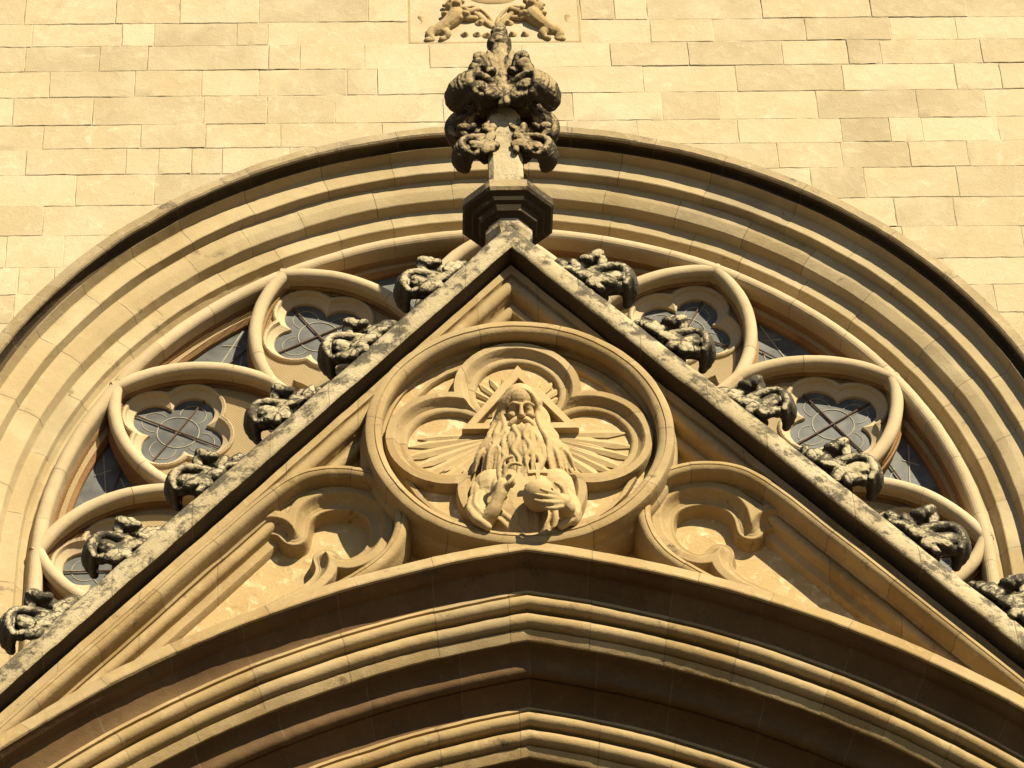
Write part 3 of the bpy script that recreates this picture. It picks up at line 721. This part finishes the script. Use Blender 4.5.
# ================================================================== CROCKETS
def crocket_mesh(seed):
    """a curled leaf: (x,z) leans to the left, downhill of the left slope; x is mirrored for the right slope"""
    rn = random.Random(seed); c = Clay(); j = lambda a=.012: rn.uniform(-a, a)
    def flake(p, r, t, ang, tip=0.0):
        """a thin leaf lobe: flattened lump turned in the leaf's plane and tipped to or from the viewer"""
        c.ball(p, (r, t, r * .62), Matrix.Rotation(ang, 3, 'Y') @ Matrix.Rotation(tip, 3, 'X'), 12)
    # root strap lying on the coping, running uphill
    c.limb([(.20, .02, .20), (.13, 0, .12), (.03, -.02, .0), (-.05, 0, -.07)], [.018, .038, .055, .05])
    # the big leaf: rises, rolls over to the outside and curls under, solid underneath
    for y in (-.09, -.0675, -.045, -.0225, .0, .0225, .045, .0675, .09):
        e = abs(y) / .09
        c.limb([(.04, y * .6, .04), (-.07 + j(.006), y, .085 - .012 * e), (-.16 + j(.006), y, .095 - .015 * e), (-.235 + .03 * e * e, y, .045), (-.243 + .03 * e * e, y, -.025), (-.195, y * .9 - .01, -.078)], [.045, .03, .028, .032, .032, .022])
    c.limb([(-.20, -.05, -.05), (-.14, -.075, -.075), (-.10, -.09, -.04)], [.035, .032, .03])
    for (x, y, z, r, a_) in ((-.125, -.105, -.015, .072, .5), (-.085, -.125, -.085, .064, -.5), (-.015, -.125, -.065, .066, .9), (.02, -.12, .01, .062, -.7), (.06, -.105, .055, .05, .6), (-.05, -.14, -.125, .04, -1.1)):
        flake((x + j(), y + j(.008), z + j()), r, .026, a_ + rn.uniform(-.4, .4), rn.uniform(-.5, .3))
    c.ball((-.05, -.07, -.03), (.10, .06, .07), Matrix.Rotation(-.5, 3, 'Y'))
    # upper curled tip: a cupped knob over the leaf
    c.limb([(.08, -.01, .10), (.03, -.02, .165), (-.03, -.03, .215 + j()), (-.085 + j(), -.035, .195), (-.085, -.04, .145)], [.04, .045, .045, .042, .03])
    flake((-.06 + j(), -.06, .205 + j()), .058, .045, .5); flake((.0, -.07, .185), .045, .035, -.4)
    # leaves following the slope uphill
    for (x, y, z) in ((.07, -.09, .115), (.13, -.075, .155), (.11, -.105, .085)):
        flake((x + j(), y, z + j()), .055, .028, -.8 + rn.uniform(-.7, .7), rn.uniform(-.6, .3))
        flake((x + .03 + j(), y + .03, z + .03), .045, .03, -.3 + rn.uniform(-.7, .7), rn.uniform(-.5, .5))
    c.ball((.02, .02, .03), (.11, .09, .075), Matrix.Rotation(-.9, 3, 'Y'))
    me = c.mesh("crocket", 0.0062, 0, 0.006, 24.0, Vector((0, 0, 0)))
    bm = bmesh.new(); bm.from_mesh(me)
    for _ in range(1): bmesh.ops.smooth_vert(bm, verts=bm.verts, factor=0.5, use_axis_x=True, use_axis_y=True, use_axis_z=True)
    bm.to_mesh(me); bm.free()
    for p in me.polygons: p.use_smooth = True
    me.materials.append(M_CROCK); return me
def mirrored(me):
    m = me.copy(); m.transform(Matrix.Scale(-1, 4, (1, 0, 0))); m.flip_normals(); return m
CM = [crocket_mesh(s) for s in (1, 2, 3, 4)]; CMR = [mirrored(m) for m in CM]
left_lab = ["highest leafy crocket on the left slope, next to the finial's base",
            "second crocket down the left slope, over the upper left quatrefoil light",
            "third crocket down the left slope, where two tracery petals meet behind it",
            "fourth crocket down the left slope, below the wide left quatrefoil light",
            "fifth crocket down the left slope, in front of a half-hidden petal light",
            "lowest crocket on the left slope, at the photo's left edge"]
right_lab = ["highest leafy crocket on the right slope, next to the finial's base",
             "second crocket down the right slope, over the upper right quatrefoil light",
             "third crocket down the right slope, where two tracery petals meet behind it",
             "fourth crocket down the right slope, below the wide right quatrefoil light",
             "fifth crocket down the right slope, in front of a half-hidden petal light",
             "lowest crocket on the right slope, at the photo's right edge"]
for s, labs, ms in ((-1, left_lab, CM), (1, right_lab, CMR)):
    for k in range(6):
        x = 0.45 + 0.449 * k
        z = APEX + 0.165 / math.cos(SL) - x * math.tan(SL) + 0.06
        o = bpy.data.objects.new("crocket", ms[(k * 3 + (s > 0)) % 4]); COL.objects.link(o)
        o.location = (s * x + (0.0 if s < 0 else .03), 0.04, ZM + z); o.rotation_euler = (random.uniform(-.06, .06), random.uniform(-.1, .1), random.uniform(-.12, .12))
        o.scale = [random.uniform(0.98, 1.10)] * 3
        tag(o, labs[k], "crocket", "crockets along the gable coping")

# ================================================================== FINIAL
def finial():
    AY = 0.05
    t = thing("finial", "dark leafy stone finial on an octagonal collar crowning the gable", "finial", (0, AY, ZM + 1.5))
    def octa(prof, name, mat, rot=22.5):
        G = Grid()
        f = lambda r: [(r * math.cos(R(rot + 45 * i)), r * math.sin(R(rot + 45 * i)), 0) for i in range(9)]
        b = len(G.v)
        for r, z in prof:
            for x, y_, _ in f(r): G.v.append(wob(Vector((x, AY + y_, z)), 0.004)); G.ju.append(0); G.jw.append(0)
        for k in range(len(prof) - 1):
            for i in range(8): G.f.append((b + k * 9 + i, b + k * 9 + i + 1, b + (k + 1) * 9 + i + 1, b + (k + 1) * 9 + i))
        return G.build(name, mat, t, 25)
    octa([(0.10, 1.50), (0.13, 1.52), (0.135, 1.66), (0.155, 1.70), (0.155, 1.735), (0.135, 1.76), (0.135, 1.78)], "neck", M_COPE)
    octa([(0.135, 1.78), (0.185, 1.80), (0.195, 1.825), (0.20, 1.84), (0.235, 1.845), (0.245, 1.87), (0.29, 1.88), (0.305, 1.90), (0.30, 1.965), (0.27, 1.995), (0.17, 2.03)], "collar", M_FINIAL)
    octa([(0.17, 2.03), (0.165, 2.07), (0.14, 2.10), (0.125, 2.13), (0.12, 2.14)], "upper_neck", M_COPE)
    G = Grid(); h = 0.108
    prof = [(h * 1.05, 2.13), (h, 2.2), (h * 1.0, 2.75), (h * 0.7, 3.3)]
    sq = [(-1, -.72), (-.72, -1), (.72, -1), (1, -.72), (1, .72), (.72, 1), (-.72, 1), (-1, .72), (-1, -.72)]
    for q, z in prof:
        for x, y_ in sq: G.v.append(wob(Vector((x * q, AY + y_ * q, z)), 0.003)); G.ju.append(0); G.jw.append(0)
    for k in range(3):
        for i in range(8): G.f.append((k * 9 + i, k * 9 + i + 1, (k + 1) * 9 + i + 1, (k + 1) * 9 + i))
    G.build("stem", M_COPE, t, 25)
    def leaf(name, az, z, out, sc, k, tip=0.0):
        """one bossed leaf, the crocket's shape, springing from the stem in direction az"""
        left = math.cos(R(az)) < 0
        me = (CM if left else CMR)[k].copy(); me.materials.clear(); me.materials.append(M_FINIAL)
        o = bpy.data.objects.new(name, me); COL.objects.link(o); o.parent = t
        o.location = (math.cos(R(az)) * out, math.sin(R(az)) * out, z - 1.5)
        rz = R(az - 180) if left else R(az)
        o.rotation_euler = Matrix.Rotation(rz, 3, 'Z').to_euler() if not tip else (Matrix.Rotation(rz, 3, 'Z') @ Matrix.Rotation(tip if left else -tip, 3, 'Y')).to_euler()
        o.scale = (sc, sc, sc)
    for k, az in enumerate((-168, -12, 90)): leaf("lower_leaf", az, 2.52, 0.13, 0.86, k, -0.6)
    for k, az in enumerate((-143, -37, 37, 143)): leaf("upper_leaf", az, 2.93, 0.11, 1.12, (k + 1) % 4, -0.2)
    c = Clay()
    c.limb([(0, AY, 3.0), (0, AY, 3.2), (0, AY, 3.38), (0, AY - .01, 3.55)], [.12, .10, .085, .07])
    for az in (-50, -130, 50, 130):
        u = Vector((math.cos(R(az)), math.sin(R(az)), 0))
        c.limb([Vector((0, AY, 3.05)) + u * .09, Vector((0, AY, 3.2)) + u * .15, Vector((0, AY, 3.27)) + u * .2, Vector((0, AY, 3.23)) + u * .245], [.05, .045, .045, .035])
        c.limb([Vector((0, AY, 3.15)) + u * .06, Vector((0, AY, 3.33)) + u * .10, Vector((0, AY, 3.39)) + u * .12], [.04, .035, .02])
    c.ball((0, AY - .01, 3.56), (.085, .085, .09)); c.ball((0, AY - .02, 3.66), (.06, .06, .05)); c.ball((0, AY - .02, 3.715), (.05, .05, .018))
    c.build("top_bud", M_FINIAL, t, 0.0095, 1, 0.008, 16)
    return t
finial().location += Vector((0, 0.06, 0.058))

# ================================================================== RELIEF FIGURE
def figure():
    B = 0.20                                   # the panel, in the figure's own coordinates
    OFF = UP + Vector((0, -0.145, -0.140))
    t = thing("relief_figure", "carved bearded old man in robes raising one hand and holding an orb inside the medallion", "statue", (0, 0.10, ZM - 0.85))
    class Carve(Clay):
        def build(s, name, mat, parent, voxel, smooth=1, rough=0.0, rs=14.0): return link(name, s.mesh(name, voxel, smooth, rough, rs, OFF), mat, parent, 180)
    TI = R(36); CT, ST = math.cos(TI), math.sin(TI); RT = Matrix.Rotation(TI, 3, 'X')
    def H(x, u, n): return (.012 + x, .025 - u * ST - n * CT, .225 + u * CT - n * ST)      # head frame: it bows towards the square
    c = Carve()
    c.ball(H(0, .01, -.105), (.094, .10, .145), RT); c.ball(H(0, -.065, -.065), (.072, .075, .095), RT); c.ball(H(0, .06, -.068), (.080, .068, .075), RT)
    for q in (-1, 1):
        c.limb([H(q * .014, .022, .008), H(q * .042, .032, .004), H(q * .074, .018, -.016)], [.010, .0105, .009], 8, 5)       # brow
        c.ball(H(q * .042, .001, -.004), (.021, .012, .010), RT); c.ball(H(q * .044, -.014, -.022), (.034, .028, .026), RT)                                                            # eye
        c.limb([H(q * .020, .002, -.004), H(q * .042, .012, .004), H(q * .066, .0, -.014)], .0048, 8, 5)
        c.ball(H(q * .053, -.042, -.012), (.03, .03, .026), RT); c.ball(H(q * .017, -.054, .036), .0125)
        c.ball(H(q * .095, -.01, -.09), (.014, .03, .03), RT)
    c.limb([H(0, .025, .012), H(0, -.015, .034), H(0, -.048, .052)], [.0115, .0135, .018], 10, 5)
    c.limb([H(-.024, -.098, .018), H(0, -.102, .026), H(.024, -.098, .018)], [.008, .0105, .008], 8, 5)
    # neck, shoulders, torso under the robe
    c.limb([(.01, .12, .14), (.01, .13, -.12)], [.08, .10]); c.ball((0, .15, -.42), (.27, .12, .34)); c.ball((-.17, .14, -.32), (.12, .10, .14)); c.ball((.19, .14, -.32), (.12, .10, .14))
    # right arm (photo left): upper arm, forearm rising to the blessing hand
    c.limb([(-.22, .14, -.36), (-.255, .10, -.53), (-.225, .05, -.655)], [.07, .065, .055]); c.limb([(-.225, .05, -.655), (-.18, -.0, -.62), (-.15, -.03, -.565)], [.055, .045, .036])
    c.limb([(-.155, -.03, -.575), (-.13, -.045, -.52), (-.12, -.05, -.465)], [.034, .04, .042]); c.ball((-.118, -.05, -.475), (.045, .028, .055))
    for pts, r in (([(-.135, -.055, -.44), (-.138, -.075, -.365), (-.112, -.09, -.305), (-.062, -.10, -.285)], [.0155, .0155, .014, .0115]),
                   ([(-.110, -.06, -.432), (-.098, -.09, -.37), (-.055, -.105, -.345), (-.012, -.105, -.355)], [.0155, .015, .013, .011]),
                   ([(-.092, -.06, -.44), (-.078, -.09, -.425), (-.06, -.10, -.445), (-.07, -.085, -.47)], [.0145, .0145, .013, .011]),
                   ([(-.08, -.055, -.46), (-.066, -.08, -.455), (-.055, -.085, -.475), (-.068, -.07, -.495)], [.013, .013, .012, .010]),
                   ([(-.115, -.07, -.505), (-.085, -.095, -.49), (-.062, -.105, -.465)], [.018, .015, .0115])):
        c.limb(pts, r, 8, 5)
    # left arm (photo right): forearm coming in, hand round the orb
    c.limb([(.23, .14, -.36), (.275, .10, -.54), (.265, .03, -.655)], [.07, .065, .055]); c.limb([(.265, .03, -.655), (.245, -.03, -.645), (.215, -.06, -.62)], [.052, .046, .04])
    c.ball((.215, -.085, -.625), (.055, .035, .05)); c.limb([(.25, -.05, -.65), (.21, -.08, -.63)], [.045, .042])
    for pts, r in (([(.21, -.11, -.615), (.17, -.145, -.625), (.125, -.158, -.618), (.095, -.155, -.60)], [.016, .0155, .014, .0115]),
                   ([(.205, -.112, -.635), (.155, -.145, -.655), (.105, -.155, -.652), (.065, -.148, -.632)], [.0165, .0155, .014, .0115]),
                   ([(.205, -.108, -.658), (.155, -.135, -.685), (.10, -.14, -.683), (.06, -.132, -.662)], [.016, .015, .0135, .0115]),
                   ([(.21, -.095, -.68), (.165, -.115, -.71), (.12, -.118, -.71), (.085, -.115, -.69)], [.0145, .014, .0125, .011]),
                   ([(.235, -.09, -.60), (.215, -.12, -.555), (.18, -.135, -.53)], [.019, .017, .0125])):
        c.limb(pts, r, 8, 5)
    c.build("body", M_CARVE, t, 0.0062, 1, 0.0012, 40)
    # robe: mantle over both shoulders with folds, stole crossing the chest
    c = Carve(); rn = random.Random(3)
    c.ball((0, .2, -.58), (.28, .12, .24))
    for s in (-1, 1):
        for i in range(13):
            u = i / 12; x0 = s * (.08 + .19 * u); x1 = s * (.10 + .185 * u); w1 = rn.uniform(-.012, .012); r1 = rn.uniform(.010, .019)
            c.limb([(x0, .085 + .035 * u, -.21 - .05 * u), ((x0 + x1) / 2 + s * .02 + w1, .045 + .06 * u + rn.uniform(-.014, .014), -.36), (x1 - w1, .06 + .055 * u, -.50), (x1 - s * .03 + w1, .085 + .035 * u, -.62), (x1 - s * .05, .12, -.74 + .10 * u)], [r1, r1 * 1.15, r1 * 1.2, r1 * 1.1, r1])
        c.limb([(s * .295, .09, -.44), (s * .305, .04, -.57), (s * .275, .01, -.67), (s * .21, .02, -.725)], [.022, .028, .03, .026])      # sleeve mouth
        c.limb([(s * .265, .07, -.42), (s * .275, .02, -.55), (s * .24, .0, -.64)], [.015, .02, .018])
    c.limb([(-.15, .06, -.56), (-.07, .07, -.635), (.0, .10, -.715)], [.022, .022, .02]); c.limb([(-.19, .06, -.58), (-.115, .075, -.65), (-.05, .10, -.72)], [.018, .018, .017])
    for i in range(6): c.limb([(-.05 + .05 * i, .07, -.42), (-.04 + .055 * i, .06, -.58), (-.03 + .05 * i, .10, -.70)], [.016, .02, .02])
    c.build("robe", M_CARVE, t, 0.0075, 1, 0.002, 30)
    # hair: long wavy locks falling either side of the parting
    c = Carve(); rn = random.Random(8)
    c.ball(H(0, .055, -.135), (.108, .105, .115), RT)
    for q in (-1, 1):
        for i in range(11):
            u = i / 10; k = rn.uniform(-.016, .016); d = .085 * u
            pts = [H(q * (.006 + .015 * u), .122 - .01 * u, -.045 - .10 * u), H(q * (.052 + .03 * u), .100 - .02 * u, -.035 - d), H(q * (.088 + .02 * u + k), .045, -.04 - d), H(q * (.094 + .04 * u - 1.6 * k), -.03, -.045 - d * .8),
                   (.012 + q * (.115 + .075 * u + 1.8 * k), .05 + .05 * u + abs(k), .075), (.012 + q * (.15 + .085 * u - 1.8 * k), .055 + .05 * u, -.02 + k), (.012 + q * (.150 + .12 * u + 1.8 * k), .06 + .05 * u - abs(k), -.10),
                   (.012 + q * (.175 + .125 * u + 2 * k), .08 + .05 * u, -.19 - .08 * (1 - u) + k)]
            c.limb(pts, [.012, .016, .018, .019, .020, .019, .017, .006], 8, 5)
    c.build("hair", M_CARVE, t, 0.0052, 0, 0.0012, 45)
    c = Carve(); rn = random.Random(12)
    c.ball((.012, .085, .04), (.08, .045, .10)); c.ball((.012, .088, -.10), (.095, .045, .15))
    for i in range(19):
        u = i / 18 * 2 - 1; k = rn.uniform(-.022, .022); yb = .016 + .05 * abs(u) ** 1.6 + rn.uniform(-.012, .012)
        pts = [H(u * .082, -.115 + .05 * abs(u), .012 - .03 * abs(u)), (.012 + u * .10 + k, yb + .008, .07), (.012 + u * .118 - k, yb, -.02), (.012 + u * .128 + k, yb + .004, -.11), (.012 + u * .12 - k, yb + .012, -.19), (.012 + u * .095 + k, yb + .03, -.275 - .05 * (1 - abs(u)) + k)]
        c.limb(pts, [.011, .016, .0165, .016, .0135, .004], 8, 5)
    c.build("beard", M_CARVE, t, 0.005, 0, 0.001, 45)
    c = Carve()
    for q in (-1, 1):
        for du, dn in ((0, 0), (-.010, -.004), (.008, -.008)):
            c.limb([H(q * .005, -.070 + du, .034 + dn), H(q * .030, -.076 + du, .040 + dn), H(q * .060, -.100 + du, .042 + dn), H(q * .084, -.142 + du, .036 + dn), H(q * .086, -.185 + du, .034 + dn)], [.011, .0165, .017, .014, .005], 8, 5)
    c.build("moustache", M_CARVE, t, 0.0042, 0, 0.0006, 40)
    # orb with its cross (carved in one piece with the hand)
    c = Carve(); c.ball((.088, -.045, -.545), .096, seg=28); o = c.build("orb", M_CARVE, t, 0.006, 2)
    c = Carve(); c.box((.085, -.055, -.395), (.012, .012, .075)); c.box((.085, -.056, -.375), (.044, .012, .012)); c.ball((.085, -.05, -.455), (.024, .022, .014))
    for p in ((.085 - .044, -.375), (.085 + .044, -.375), (.085, -.318)): c.box((p[0], -.055, p[1]), (.014, .013, .014))
    c.build("cross", M_CARVE, o, 0.004, 1)
    # triangle nimbus: flat three-sided frame
    def sh(G):
        G.v = [q + (OFF - UP) for q in G.v]; return G
    G = Grid(); P = lambda k: [(-.335 + k * 1.75, .165 + k), (.355 - k * 1.75, .165 + k), (.01, .695 - k * 2.15)]
    def f(k): q = P(k); return [(q[0][0], q[0][1], 0), (q[1][0], q[1][1], 0), (q[2][0], q[2][1], 0), (q[0][0], q[0][1], 0)]
    G.sweep([(0, B), (0, .14), (.004, .135), (.048, .135), (.052, .14), (.052, B)], f, 9, 0.0); sh(G).build("triangle_nimbus", M_CARVE, t, 20)
    # rays: pointed blades, two ridged faces each
    def blade(p0, p1, w, y0, y1):
        p0, p1 = Vector(p0), Vector(p1); d = p1 - p0; n = Vector((-d.y, d.x)).normalized() * w; mid = p0 + d * .74
        e = B - .009
        V = [(p0 - n * .5, e), (p0 + n * .5, e), (mid + n, e), (p1, e), (mid - n, e), (p0, y0), (mid, y1), (p0 - n * .5, B), (p0 + n * .5, B), (mid + n, B), (p1, B), (mid - n, B)]
        G = Grid(); G.v = [Vector((q.x, yy, q.y)) for q, yy in V]; G.ju = [0] * 12; G.jw = [0] * 12
        G.f = [(0, 5, 1), (1, 5, 6, 2), (2, 6, 3), (3, 6, 4), (4, 6, 5, 0)] + [(i, (i + 1) % 5, 7 + (i + 1) % 5, 7 + i) for i in range(5)]; return sh(G).build("ray", M_CARVE, t, 15)
    rn = random.Random(4)
    for q in (-1, 1):
        for i in range(13):
            u = (i + .5) / 13; lng = i % 2 == 0; a = R(1 - 56 * u + rn.uniform(-3, 3)); L = (.32 + .26 * math.sin(math.pi * (.15 + .75 * u))) * (rn.uniform(.92, 1.06) if lng else rn.uniform(.6, .8))
            st = Vector((q * (.17 - .03 * u), .165 - .08 * u)); en = st + Vector((q * math.cos(a), math.sin(a))) * L
            blade(st, en, (.031 if lng else .025) * rn.uniform(.85, 1.15), .182, (.178 if lng else .184) + .004 * rn.random())
        for i in range(8):
            a = R(92 - q * (i * 12.5 + 2)); c0 = Vector((.01, .33)); L = rn.uniform(.31, .37)
            d = Vector((math.cos(a), math.sin(a))); blade(c0 + d * .16, c0 + d * L, .023 * rn.uniform(.8, 1.1), .182, .178 + .006 * rn.random())
figure()
